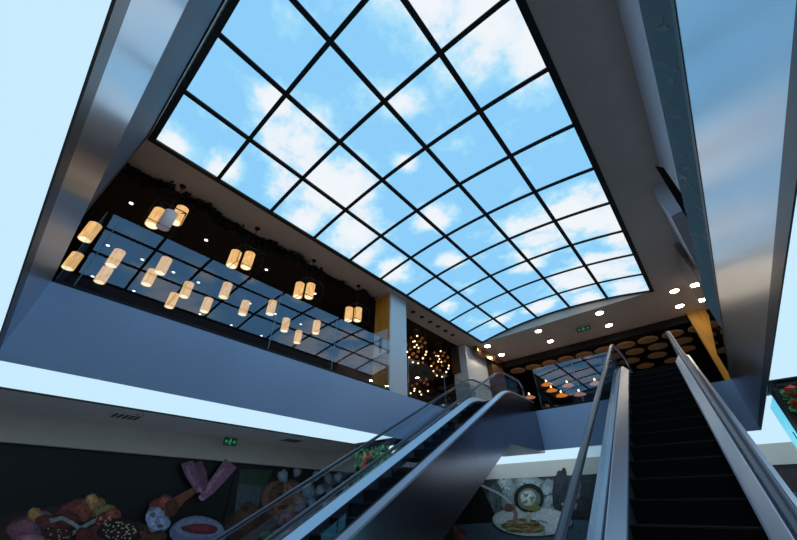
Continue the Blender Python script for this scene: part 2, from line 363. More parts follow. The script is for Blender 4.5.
# ------------------------------------------------------------------ glass balustrades
def balustrade(label, ax, fixed, cuts, top, shoe=True):
    c = [0, 0, Z2]; c[1-ax] = (cuts[0]+cuts[-1])/2; c[ax] = fixed
    t = thing('glass_balustrade', c, label, 'balustrade', 'glass balustrades round the void')
    for a, b in zip(cuts, cuts[1:]):
        bm = B(); g = .003; e = .004
        for lo, hi, mi in ((a+g+e, b-g-e, 0), (a+g, a+g+e, 1), (b-g-e, b-g, 1)):
            if ax == 0: box(bm, fixed-.006, fixed+.006, lo, hi, Z2+.03, top, mi)
            else: box(bm, lo, hi, fixed-.006, fixed+.006, Z2+.03, top, mi)
        obj('glass_panel', bm, [M['glass'], M['gedge']], t)
    bm = B()
    if ax == 0: box(bm, fixed-.035, fixed+.02, cuts[0], cuts[-1], Z2, Z2+.06)
    else: box(bm, cuts[0], cuts[-1], fixed-.02, fixed+.035, Z2, Z2+.06)
    obj('base_channel', bm, M['frame'], t)
    return t
balustrade('long glass balustrade on the left gallery in front of the lanterns', 0, XL-.03, [YN+.02, -.18, 3.25, 5.06, 7.28], ZG)
balustrade('glass balustrade on the left gallery beyond the white column', 0, XL-.03, [8.2, 10.3, 12.55], ZG-.25)
balustrade('glass balustrade on the back gallery between the two escalators', 1, YF+.03, [-4.22, -2.8, -1.42], ZG-.1)
bR = balustrade('glass balustrade with teal leaf film on the right gallery', 0, XR+.03, [YN+.02, 4.2, 8.8, 12.55], 5.10)
for a, b in ((YN+.03, 4.19), (4.21, 8.79)):
    bm = B(); box(bm, XR+.014, XR+.0235, a, b, Z2+.06, 5.09); obj('frosted_film', bm, M['film'], bR)
# leaf strokes printed on the film
for k in range(34):
    y = .9+5.6*k/34+random.uniform(-.1, .1); z = random.choice((4.62, 4.75, 4.9))+random.uniform(-.05, .05); l = random.uniform(.06, .17); a = random.uniform(.5, 1.4); w = l*random.uniform(.14, .26)
    pts = []
    for q in range(10):
        th = 6.28319*q/10; u, v = l*math.cos(th), w*math.sin(th)*(1-.4*math.cos(th))
        pts.append((y+u*math.cos(a)-v*math.sin(a), z+u*math.sin(a)+v*math.cos(a)))
    bm = B(); prism(bm, pts, 0, XR+.0115, XR+.0138); obj('leaf_print', bm, M['decal'], bR)

# ------------------------------------------------------------------ escalators
SL = .532
def escalator(xc, label, hs):
    y0, y1 = 2.237, 10.508
    SWD = hs-.157
    t = thing('escalator', (xc, (y0+y1)/2, 0), label, 'escalator')
    t['group'] = 'escalators'
    nos = lambda y: min(max(-1.19+SL*y, 0), Z2)
    def bent(off, ys, ye, rad=.5):
        """(y, z) line at height off above the step nosings with soft bends"""
        pts = [(ys, off)]
        for k in range(9):
            u = k/8; y = y0-rad+2*rad*u; pts.append((y, off + SL*rad*u*u))
        for k in range(9):
            u = k/8; y = y1-rad+2*rad*u; pts.append((y, off + Z2 - SL*rad*(1-u)**2))
        pts.append((ye, off+Z2)); return pts
    YS, YE = .95, 12.55
    for s in (-1, 1):
        hx = xc+s*hs; e = hs-.665
        # handrail with half-round returns at both ends
        line = bent(.97, YS, 11.9)
        r = .30
        a0 = [(YS-r*math.sin(q*math.pi/8), .95-r+r*math.cos(q*math.pi/8)) for q in range(8, 0, -1)]
        a1 = [(11.9+r*math.sin(q*math.pi/8), Z2+.95-r+r*math.cos(q*math.pi/8)) for q in range(1, 9)]
        bm = B(); sweep_yz(bm, a0+line+a1, hx, .042, .022); obj('handrail', bm, M['rubber'], t)
        bm = B(); lo = [(y, z-.031) for y, z in a0+line+a1]; sweep_yz(bm, lo[3:-3], hx, .018, .009); obj('handrail_guide', bm, M['deck'], t)
        # glass infill panels
        top = bent(.90, YS, 11.9); bot = bent(.34, YS, 11.9)
        ntop = len(top); idx = [0, 5, 9, 10, 14, ntop-1]
        def lerp_path(P, y):
            for (ya, za), (yb, zb) in zip(P, P[1:]):
                if ya <= y <= yb and yb > ya: return za+(zb-za)*(y-ya)/(yb-ya)
            return P[-1][1]
        cuts = [YS, 2.2, 3.9, 5.6, 7.3, 9.0, 10.5, 11.9]
        for ca, cb in zip(cuts, cuts[1:]):
            ys = [ca+.008+(cb-ca-.016)*k/6 for k in range(7)]
            bm = B(); prism(bm, [(y, lerp_path(bot, y)) for y in ys]+[(y, lerp_path(top, y)) for y in ys[::-1]], 0, hx-.005, hx+.005)
            obj('glass_panel', bm, M['eglass'], t)
        # inner deck, outer deck, skirt
        dk = bent(.33, .75, YE)
        X = lambda a: xc+s*(a+e)
        bm = B(); sweep_sec(bm, dk, [(X(.525), -.115), (X(.640), .03), (X(.650), .03), (X(.650), .0), (X(.540), -.130)]); obj('inner_deck', bm, M['deck'], t)
        bm = B(); sweep_sec(bm, dk, [(X(.680), .03), (X(.690), .03), (X(.826), -.015), (X(.826), -.060), (X(.680), -.01)]); obj('outer_deck', bm, M['deck'], t)
        bm = B(); sweep_sec(bm, dk, [(X(.652), -.02), (X(.652), .035), (X(.678), .035), (X(.678), -.02)]); obj('glass_clamp', bm, M['frame'], t)
        sk_lo = bent(-.12, .75, YE); bm = B()
        prism(bm, [(y, max(z, .0)) for y, z in sk_lo]+[(y, z-.112) for y, z in dk[::-1]], 0, xc+s*(.512+e), xc+s*(.524+e)); obj('skirt_panel', bm, M['skirt'], t)
        # truss side cladding in sheets
        def low(y): return max(0.0, min(-2.22+SL*y, 3.07))
        def hi(y): return lerp_path(dk, y)-.05
        cc = [.75, 2.4, 4.2, 6.0, 7.8, 9.6, 11.1, YE]
        for ca, cb in zip(cc, cc[1:]):
            ys = sorted({ca+.003, cb-.003, *[y for y in (4.173, 9.944) if ca < y < cb], *[ca+(cb-ca)*k/6 for k in range(1, 6)]})
            bm = B(); prism(bm, [(y, low(y)) for y in ys]+[(y, hi(y)) for y in ys[::-1]], 0, xc+s*(.800+e), xc+s*(.822+e)); obj('side_panel', bm, M['clad'], t)
    # underside sheet
    bm = B(); prism(bm, [(4.18, .0), (9.95, 3.07), (YE, 3.07), (YE, 3.10), (9.94, 3.10), (4.12, .03)], 0, xc-.135-hs, xc+.135+hs); obj('underside_panel', bm, M['clad'], t)
    # steps
    run, rise = .40, .2128
    n = 21
    for k in range(n):
        ya = y0+run*k-.02; z = rise*(k+1)-.03
        if z > Z2: z = Z2
        bm = B(); box(bm, xc-SWD, xc+SWD, ya, ya+run+.03, z-.03, z); box(bm, xc-SWD, xc+SWD, ya, ya+.03, z-rise-.02, z-.03)
        for q in range(34):
            x = xc-SWD+.013+(2*SWD-.026)*q/33; box(bm, x-.004, x+.004, ya-.006, ya, z-rise+.01, z-.035)
        box(bm, xc-SWD, xc+SWD, ya-.008, ya+.012, z-.014, z+.002, 1)
        obj('step', bm, [M['step'], M['stepedge']], t)
    bm = B(); box(bm, xc-SWD, xc+SWD, .55, y0+.0, -.0, .02); obj('landing_plate', bm, M['deck'], t)
    bm = B(); box(bm, xc-SWD, xc+SWD, y1+.16, YE, Z2-.04, Z2+.01); obj('landing_plate', bm, M['deck'], t)
    return t
escalator(-.48, 'black escalator in the foreground on the right, seen between its two handrails', .65)
escalator(-5.20, 'escalator on the left with dark brushed side cladding in front of the pictures', .60)

# ------------------------------------------------------------------ columns
wc = thing('column', (-7.15, 7.7, Z2), 'upper gallery column clad in white and ochre beside the lanterns', 'column')
bm = B(); box(bm, -7.56, -6.84, 7.33, 8.14, Z2-.03, Z3); obj('ochre_cladding', bm, M['ochre'], wc)
bm = B(); box(bm, -6.84, -6.775, 7.31, 8.16, Z2-.03, Z3); obj('white_cladding', bm, M['white'], wc)
sg = thing('wall_sign', (-7.25, 7.23, 5.5), 'small white sign with a dark figure on the ochre column face', 'sign')
bm = B(); box(bm, -7.52, -6.92, 7.30, 7.325, 5.55, 6.5); obj('sign_board', bm, M['signwhite'], sg)
bm = B(); cyl(bm, (0, 0), .055, 0, .01, 16); bmesh.ops.rotate(bm, matrix=Matrix.Rotation(math.pi/2, 3, 'X'), verts=bm.verts); bmesh.ops.translate(bm, vec=(-7.2, 7.30, 6.22), verts=bm.verts)
prism(bm, [(-7.29, 6.14), (-7.11, 6.14), (-7.13, 5.95), (-7.16, 5.72), (-7.24, 5.72), (-7.27, 5.95)], 1, 7.29, 7.30)
obj('figure_symbol', bm, M['black'], sg)
oc = thing('column', (1.5, 16.4, Z2), 'ochre column at the back right below the downlights', 'column')
bm = B(); box(bm, 1.13, 1.82, 16.3, 16.9, Z2-.03, Z3); obj('ochre_cladding', bm, M['ochre'], oc)
bm = B(); box(bm, 1.33, 1.35, 10.9, 12.75, 5.9, Z3+.01); struct('trim_12', bm, M['mirror'], 'mirror polished steel panel before the ochre column')
# white pier beyond the chandeliers
pr = thing('pier', (-7.5, 14, Z2), 'white pier beyond the amber chandeliers at the far left corner', 'pier')
bm = B(); box(bm, -7.95, -7.2, 13.0, 15.0, Z2-.03, Z3-.06); obj('white_cladding', bm, M['white'], pr)
bm = B(); box(bm, -7.96, -7.56, 12.90, 12.99, 6.6, Z3-.03); obj('brown_box', bm, M['wood'], pr)
bm = B(); box(bm, -7.1, -6.86, 13.55, 17.4, 7.55, Z3+.01); struct('trim_13', bm, M['bronze'], 'bronze bulkhead at the far left corner of the ceiling')
bm = B(); box(bm, -7.6, -6.95, 15.05, 16.3, Z2-.03, 7.6); struct('wall_back', bm, M['wood'], 'brown wall beyond the white pier')
bm = B(); box(bm, -10.6, -10.5, 8.2, 15.0, Z2, Z3-.03); struct('wall_left', bm, mat('amber_brown_wall', (.22, .11, .05, 1), .6, noise=.4, nscale=3), 'brown wall behind the amber chandeliers')

# leafy columns on the lower level
def leaf(bm, p, nrm, s, mi):
    n = Vector(nrm).normalized(); a = n.cross(Vector((random.gauss(0, 1), random.gauss(0, 1), random.gauss(0, 1)))).normalized(); b = n.cross(a)
    p = Vector(p); w = s*.42
    v = [bm.verts.new(q) for q in (p-a*s*.6, p-b*w+n*s*.12, p+a*s*.7, p+b*w+n*s*.12)]
    v.append(bm.verts.new(p+n*.0))
    for i in range(4): f = bm.faces.new((v[i], v[(i+1) % 4], v[4])); f.material_index = mi
def leafy(x0, x1, y0, y1, faces, label, flowers, top=3.12):
    t = thing('planted_column', ((x0+x1)/2, (y0+y1)/2, 0), label, 'column')
    bm = B(); box(bm, x0, x1, y0, y1, 0, top); obj('core', bm, M['black'], t)
    bm = B(); box(bm, x0-.005, x1+.005, y0-.02, y1, top-.04, top); obj('top_rim', bm, M['frame'], t)
    bm = B()
    for nx, ny, cnt in faces:
        for k in range(cnt):
            z = random.uniform(.3, top-.12)
            if ny: p = (random.uniform(x0, x1), y0-random.uniform(.0, .1), z)
            else: p = ((x1 if nx > 0 else x0)+nx*random.uniform(0, .1), random.uniform(y0, y1), z)
            leaf(bm, p, (nx+random.gauss(0, .6), ny+random.gauss(0, .6), random.gauss(.3, .5)), random.uniform(.05, .11), 0 if random.random() < .7 else 1)
    o = obj('foliage', bm, [M['leaf'], M['leaf2']], t); o['kind'] = 'stuff'
    for (x, y, z, r, m) in flowers:
        bm = B()
        for q in range(26):
            d = Vector((random.gauss(0, 1), random.gauss(0, 1), random.gauss(0, 1))).normalized()
            leaf(bm, Vector((x, y, z))+d*r*.6, d, r*.75, 0)
        obj('flower', bm, M[m], t)
    return t
rc = leafy(1.03, 2.55, 7.60, 8.95, [(0, -1, 5200)], 'leafy column with red flowers at the right edge under the broad lit strip',
      [(*at(793, 391, 1, 7.5), .12, 'red'), (*at(797, 404, 1, 7.5), .09, 'red'), (1.9, 7.5, 2.5, .13, 'red'), (1.28, 7.6, 2.2, .06, 'pink'), (1.5, 7.6, 2.0, .08, 'pink')])
bm = B(); box(bm, .965, 1.03, 8.02, 8.95, .2, 3.03); obj('lightbox_face', bm, M['cyan'], rc)
bm = B()
for yy, za, zb in ((8.2, 2.2, 2.55), (8.35, 1.7, 2.0), (8.15, 1.3, 1.5)): box(bm, .961, .965, yy, yy+.08, za, zb)
obj('lightbox_mark', bm, M['decal'], rc)
bm = B(); box(bm, .968, 1.028, 7.58, 8.015, .0, 3.08); obj('corner_frame', bm, M['frame'], rc)
lcx = leafy(-8.3, -6.9, 7.56, 8.8, [(0, -1, 2200), (1, 0, 2200)], 'leafy column with orange flowers behind the left escalator',
      [(*at(366, 459, 1, 7.42), .17, 'pink'), (*at(364, 466, 1, 7.42), .15, 'pink'), (*at(370, 455, 1, 7.42), .12, 'pink'), (-7.75, 7.46, 2.15, .14, 'red')])
gb = thing('globe_lamp', (-5.99, 6.9, 2.2), 'small white globe lamp beside the orange flowers', 'lamp')

# ------------------------------------------------------------------ lanterns
def lantern_cluster(pos, label, spots, group):
    x, y = pos
    t = thing('lantern_cluster', (x, y, Z3), label, 'pendant lamp', group)
    bm = B(); lathe(bm, (x, y, Z3-.05), [(.06, 0), (.07, .03), (.07, .05)], 16); obj('ceiling_rose', bm, M['frame'], t)
    bm = B(); tube(bm, [(x, y, Z3-.04), (x, y, 6.98)], .010); obj('rod', bm, M['frame'], t)
    bm = B(); w = .30
    for (ax, ay, bx, by) in ((-w, -w, w, -w), (w, -w, w, w), (w, w, -w, w), (-w, w, -w, -w), (-w, -w, w, w), (-w, w, w, -w)):
        tube(bm, [(x+ax, y+ay, 6.98), (x+bx, y+by, 6.98)], .012, 6)
    for sx in (-1, 1):
        for sy in (-1, 1): tube(bm, [(x+sx*w, y+sy*w, 6.98), (x+sx*w, y+sy*w, 6.40)], .008, 6)
    for (ax, ay, bx, by) in ((-w, -w, w, -w), (w, -w, w, w), (w, w, -w, w), (-w, w, -w, -w)): tube(bm, [(x+ax, y+ay, 6.42), (x+bx, y+by, 6.42)], .008, 6)
    obj('frame', bm, M['frame'], t)
    for dx, dy, lit, dz in spots:
        c = (x+dx, y+dy)
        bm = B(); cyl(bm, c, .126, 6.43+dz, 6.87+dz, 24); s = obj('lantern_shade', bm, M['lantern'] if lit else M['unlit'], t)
        if not lit: s['label'] = 'grey lantern with added glow'
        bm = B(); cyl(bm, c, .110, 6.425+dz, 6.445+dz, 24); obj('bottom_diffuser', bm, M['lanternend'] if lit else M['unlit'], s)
        bm = B(); cyl(bm, c, .02, 6.87+dz, 6.98, 8); obj('hanger', bm, M['frame'], s)
    return t
GL = 'lantern clusters along the left gallery'
def lspots(cx, cy, px):
    out = []
    for x, y, lit, X in px:
        p = at(x, y, 0, X); out.append((p.x-cx, p.y-cy, lit, p.z-6.65))
    return out
lantern_cluster((-7.32, .40), 'nearest cluster of lanterns on the left gallery, with a grey lantern between two bright', lspots(-7.32, .40, [(156, 218, True, -7.27), (167, 220, False, -7.10), (179, 215.5, True, -7.22)]), GL)
c2 = lantern_cluster((-7.32, 2.36), 'second lantern cluster from the left along the left gallery, two lit shades', lspots(-7.32, 2.36, [(234, 259, True, -7.36), (248, 260.5, True, -7.26)]), GL)
dup(c2, (-7.32, 4.30, Z3), 'third lantern cluster from the left along the left gallery, two lit shades', GL)
dup(c2, (-7.32, 6.22, Z3), 'lantern cluster nearest the ochre column on the left gallery, two lit shades', GL)
# single lanterns deeper in the restaurant
def single(pos, label):
    x, y = pos
    t = thing('pendant_lantern', (x, y, Z3-.02), label, 'pendant lamp', 'single lanterns deep in the left restaurant')
    bm = B(); tube(bm, [(x, y, Z3-.02), (x, y, 6.86)], .007, 6); obj('cord', bm, M['frame'], t)
    bm = B(); cyl(bm, (x, y), .125, 6.42, 6.87, 24); s = obj('lantern_shade', bm, M['lantern'], t)
    bm = B(); cyl(bm, (x, y), .108, 6.415, 6.435, 24); obj('bottom_diffuser', bm, M['lanternend'], s)
    return t
pts = [(-2.08, -.115), (-1.75, -.11), (-1.89, .02), (-2.11, .02), (-1.78, .20), (-1.95, .19), (-1.93, .37), (-2.12, .36), (-1.77, .52), (-2.02, .52), (-1.88, .69), (-1.75, .80), (-1.89, .99), (-1.99, 1.16), (-1.76, 1.15), (-1.62, .75)]  # first entry is a lantern added in place of an amber wall reflection
pts = pts[:15]
front = sorted([p for p in pts if p[0] > -1.9], key=lambda p: p[1]); rear = sorted([p for p in pts if p[0] <= -1.9], key=lambda p: p[1])
s0 = None
for row, nm in ((front, 'front'), (rear, 'rear')):
    for k, (a, b) in enumerate(row):
        lab = '%s single lantern from the left in the %s row behind the left glass' % (ORD[k], nm)
        p = (a*5.05, b*5.05)
        if s0 is None: s0 = single(p, lab)
        else: dup(s0, (p[0], p[1], Z3-.02), lab)

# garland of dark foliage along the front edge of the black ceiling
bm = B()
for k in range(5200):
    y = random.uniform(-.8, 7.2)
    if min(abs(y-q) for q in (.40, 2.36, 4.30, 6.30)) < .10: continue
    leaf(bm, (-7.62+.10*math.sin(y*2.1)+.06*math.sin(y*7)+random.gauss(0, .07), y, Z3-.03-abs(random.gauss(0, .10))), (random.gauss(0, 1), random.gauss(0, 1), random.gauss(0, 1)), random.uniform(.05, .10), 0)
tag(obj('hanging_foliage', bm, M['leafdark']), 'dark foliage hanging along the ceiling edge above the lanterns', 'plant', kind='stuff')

# ------------------------------------------------------------------ downlights
def downlight(x, y, z, label, group, r=.10, m='lampwhite', cat='downlight', rim=.03):
    t = thing('downlight', (x, y, z), label, cat, group)
    bm = B(); lathe(bm, (x, y, z-.015), [(r, 0), (r+rim, 0), (r+rim, .02), (r, .02)], 24); obj('rim', bm, M['chrome'] if m != 'black' else M['black'], t)
    bm = B(); cyl(bm, (x, y), r, z-.022, z-.012, 24); obj('diffuser', bm, M[m], t)
    return t
d0 = None
for row, y in (('front', 13.96), ('rear', 15.40)):
    for k, x in enumerate((-6.5, -4.0, -1.5, 1.0)):
        lab = '%s of four lit downlights from the left, %s row beyond the sky ceiling' % (ORD[k], row)
        if d0 is None: d0 = downlight(x, y, Z3, lab, 'downlights beyond the sky ceiling', .13)
        else: dup(d0, (x, y, Z3), lab)
d0 = None
for k in range(6):
    y = 8.96+.568*k; lab = '%s from the left in the row of six small dark downlights past the white column' % ORD[k]
    if d0 is None: d0 = downlight(-7.08, y, Z3, lab, 'small dark downlights past the white column', .07, 'black')
    else: dup(d0, (-7.08, y, Z3), lab)
d0 = None
i = 0
for row, x, ys in (('front', -8.86, (-.26, 1.62, 3.55, 5.5)), ('rear', -11.3, (-.2, .7, 1.6, 2.4, 3.3, 4.3, 5.4, 6.6)), ('far', -13.6, (-.1, 1.1, 2.2, 3.4, 4.7, 6.1))):
    for k, y in enumerate(ys):
        lab = '%s small white spot from the left in the %s row of the black restaurant ceiling' % (ORD[k], row)
        if d0 is None: d0 = downlight(x, y, Z3-.02, lab, 'spots in the black restaurant ceiling', .045, 'spotwhite', rim=.015)
        else: dup(d0, (x, y, Z3-.02), lab)

# ------------------------------------------------------------------ amber chandeliers
def chandelier(x, y, z, label, n=15, rad=.36, hh=.42):
    t = thing('chandelier', (x, y, Z3-.02), label, 'chandelier', 'amber globe chandeliers past the white column')
    bm = B(); lathe(bm, (x, y, Z3-.06), [(.14, 0), (.16, .02), (.16, .04)], 20); obj('ceiling_plate', bm, M['bronze'], t)
    for k in range(n):
        a = k*2.39996; rr = rad*math.sqrt((k+.5)/n); gx, gy = x+rr*math.cos(a), y+rr*math.sin(a); gz = z+hh*(((k*7) % n)/n-.5)*2
        r = .058
        bm = B(); lathe(bm, (gx, gy, gz), [(r*math.sin(math.pi*q/8)+.002, -r*math.cos(math.pi*q/8)) for q in range(9)], 14); g = obj('glass_globe', bm, M['amberglass'], t)
        bm = B(); tube(bm, [(gx, gy, Z3-.05), (gx, gy, gz+r)], .005, 5); obj('cord', bm, M['bronze'], g)
        if k % 2 == 0:
            bm = B(); lathe(bm, (gx+.03, gy-.06, gz-.03), [(.028*math.sin(math.pi*q/6)+.001, -.028*math.cos(math.pi*q/6)) for q in range(7)], 10); obj('bulb', bm, M['bulb'], g)
    return t
chandelier(-8.0, 10.3, 7.0, 'amber globe chandelier right beside the white column', 26, .46, .62)
chandelier(-8.15, 12.2, 6.95, 'amber globe chandelier next to the white pier', 26, .46, .62)
chandelier(-8.8, 11.3, 6.0, 'lower amber globe chandelier between the other two', 14, .6, .4)

# ------------------------------------------------------------------ back restaurant
def disc(x, y, z, label):
    t = thing('disc_pendant', (x, y, Z3), label, 'pendant lamp', 'woven disc lamps in the back restaurant')
    bm = B(); tube(bm, [(x, y, Z3), (x, y, z+.10)], .008, 6); obj('cord', bm, M['frame'], t)
    bm = B(); lathe(bm, (x, y, z), [(.02, -.03), (.28, -.035), (.39, 0), (.37, .04), (.22, .10), (.03, .12)], 28); obj('shade', bm, M['weave'], t)
    return t
d0 = None
rows = [(16.98, 7.44, [-6.45, -5.6, -4.75, -3.95, -3.1, -2.25, -1.35, -.5, .4, 1.3]), (18.1, 7.44, [-3.0, -2.1, -1.2, -.3, .6]), (19.3, 7.44, [-2.7, -1.6, -.5, .6]), (20.6, 7.44, [-2.4, -1.2, .0])]
for ri, (y, z, xs) in enumerate(rows):
    for k, x in enumerate(xs):
        lab = '%s woven disc lamp from the left in the %s row of the back restaurant' % (ORD[k], ORD[ri])
        if d0 is None: d0 = disc(x, y, z, lab)
        else: dup(d0, (x, y, Z3), lab)
def cone(x, y, z, label, m):
    t = thing('cone_pendant', (x, y, Z3), label, 'pendant lamp', 'small glowing pendants in the back restaurant')
    bm = B(); tube(bm, [(x, y, Z3), (x, y, z+.14)], .006, 6); obj('cord', bm, M['frame'], t)
    bm = B(); lathe(bm, (x, y, z), [(.26, 0), (.27, .02), (.10, .12), (.03, .15)], 20); s = obj('shade', bm, M[m], t)
    bm = B(); lathe(bm, (x, y, z+.16), [(.01, 0), (.04, .03), (.03, .08), (.01, .10)], 12); obj('bulb', bm, M['bulb'], s)
    return t
for px, py, m, lab in ((547, 385, 'orangeglow', 'orange glowing pendant, leftmost of three behind the back glass'), (552, 391, 'orangeglow', 'orange glowing pendant, middle one of three behind the back glass'),
                       (562, 396, 'orangeglow', 'orange glowing pendant, rightmost of three behind the back glass'), (568, 386, 'pinkglow', 'rosy pendant right above the three orange pendants'),
                       (580, 395, 'pinkglow', 'rosy pendant lowest of those near the escalator handrail'), (596, 384, 'pinkglow', 'rosy pendant closest to the foreground escalator handrail'),
                       (530, 398, 'pinkglow', 'rosy pendant at the left end behind the back glass'), (624, 373, 'orangeglow', 'orange pendant seen above the steps of the foreground escalator')):
    p = at(px, py, 1, {552: 17.75, 568: 17.7}.get(px, 17.38)); cone(p.x, p.y, p.z, lab, m)
for k, (px, py, lab) in enumerate(((610, 361, 'tiny white spot left of the upper escalator steps'), (667, 367, 'tiny white spot right of the upper escalator steps'))):
    p = at(px, py, 2, Z3-.02); 
    if p.y < 23: downlight(p.x, p.y, Z3, lab, 'tiny spots in the back restaurant', .05, 'spotwhite', rim=.02)

# globe lamp by the left leafy column
bm = B(); p = at(392, 449, 0, -6.75)
GP = p.copy()
lathe(bm, GP, [(.085*math.sin(math.pi*q/10)+.001, -.085*math.cos(math.pi*q/10)) for q in range(11)], 18)
gb.location = GP; WL[gb.name] = GP.copy()
obj('globe', bm, M['whitebulb'], gb)
bm = B(); tube(bm, [(GP.x-.24, GP.y, GP.z), (GP.x-.08, GP.y, GP.z)], .015); obj('arm', bm, M['frame'], gb)

# ------------------------------------------------------------------ small fittings
# flat black plate drawn for the dark gap in the right gallery bulkhead
bm = B(); q = [at(x, y, 2, ZS-.012) for x, y in ((655, 166), (664, 168), (681, 193), (684, 207), (688, 220))]
prism(bm, [(p.x, p.y) for p in q], 2, ZS-.014, ZS+.002); tag(obj('dark_gap_plate', bm, M['black']), 'black plate drawn as the dark gap in the pale soffit above the right gallery', 'vent')
def exit_sign(c, w, h, ax, label):
    t = thing('exit_sign', (c[0], c[1], c[2]), label, 'sign', 'green exit signs')
    x, y, z = c
    bm = B(); d = .03
    if ax == 1: box(bm, x-w/2, x+w/2, y, y+d, z, z+h)
    else: box(bm, x-d, x, y-w/2, y+w/2, z, z+h)
    obj('sign_box', bm, M['green'], t)
    for k in (-1, 1):
        bm = B()
        if ax == 1: box(bm, x+k*w*.35-.006, x+k*w*.35+.006, y+.01, y+.02, z+h, z+h+.1)
        else: box(bm, x-.02, x-.01, y+k*w*.35-.006, y+k*w*.35+.006, z+h, z+h+.1)
        obj('hanger', bm, M['frame'], t)
    # arrow, running figure, arrow
    bm = B()
    U = lambda u, v: (x+u*w, z+v*h) if ax == 1 else (y+u*w, z+v*h)
    shapes = [[(-.42, .5), (-.30, .75), (-.30, .58), (-.2, .58), (-.2, .42), (-.30, .42), (-.30, .25)],
              [(.42, .5), (.30, .25), (.30, .42), (.2, .42), (.2, .58), (.30, .58), (.30, .75)],
              [(-.03, .9), (.05, .9), (.05, .76), (-.03, .76)],
              [(-.06, .72), (.06, .72), (.12, .5), (.08, .48), (.03, .6), (.02, .42), (.1, .12), (.05, .1), (-.01, .36), (-.09, .12), (-.13, .15), (-.06, .42), (-.06, .6), (-.11, .5), (-.14, .53)]]
    for sh in shapes:
        P = [U(*s) for s in sh]
        if ax == 1: prism(bm, P, 1, y-.006, y)
        else: prism(bm, P, 0, x, x+.006)
    obj('pictogram', bm, M['signmark'], t)
exit_sign((-10.0, 4.42, 2.955), .36, .19, 0, 'green exit sign hanging under the lower ceiling before the food pictures')
exit_sign((-2.38, 14.75, 7.68), .55, .17, 1, 'green exit sign under the upper ceiling between the downlights')
def vent(px, py, lab):
    p = at(px, py, 2, 3.18); t = thing('ceiling_vent', (p.x, p.y, 3.16), lab, 'vent', 'vents in the lower ceiling')
    bm = B(); box(bm, p.x-.28, p.x+.28, p.y-.28, p.y+.28, 3.165, 3.182); obj('frame', bm, M['lowceil'], t)
    for k in range(5):
        bm = B(); box(bm, p.x-.22, p.x+.22, p.y-.2+.1*k-.03, p.y-.2+.1*k+.03, 3.158, 3.166); obj('slat', bm, M['frame'], t)
vent(126, 416, 'square ceiling vent at the left above the chicken picture')
vent(292, 440, 'square ceiling vent between the exit sign and the left escalator')
bm = B(); p = at(140, 414, 2, 3.18); lathe(bm, (p.x, p.y, 3.13), [(.03, 0), (.06, .02), (.07, .05)], 16); tag(obj('smoke_detector', bm, M['chrome']), 'small round smoke detector beside the left ceiling vent', 'detector')

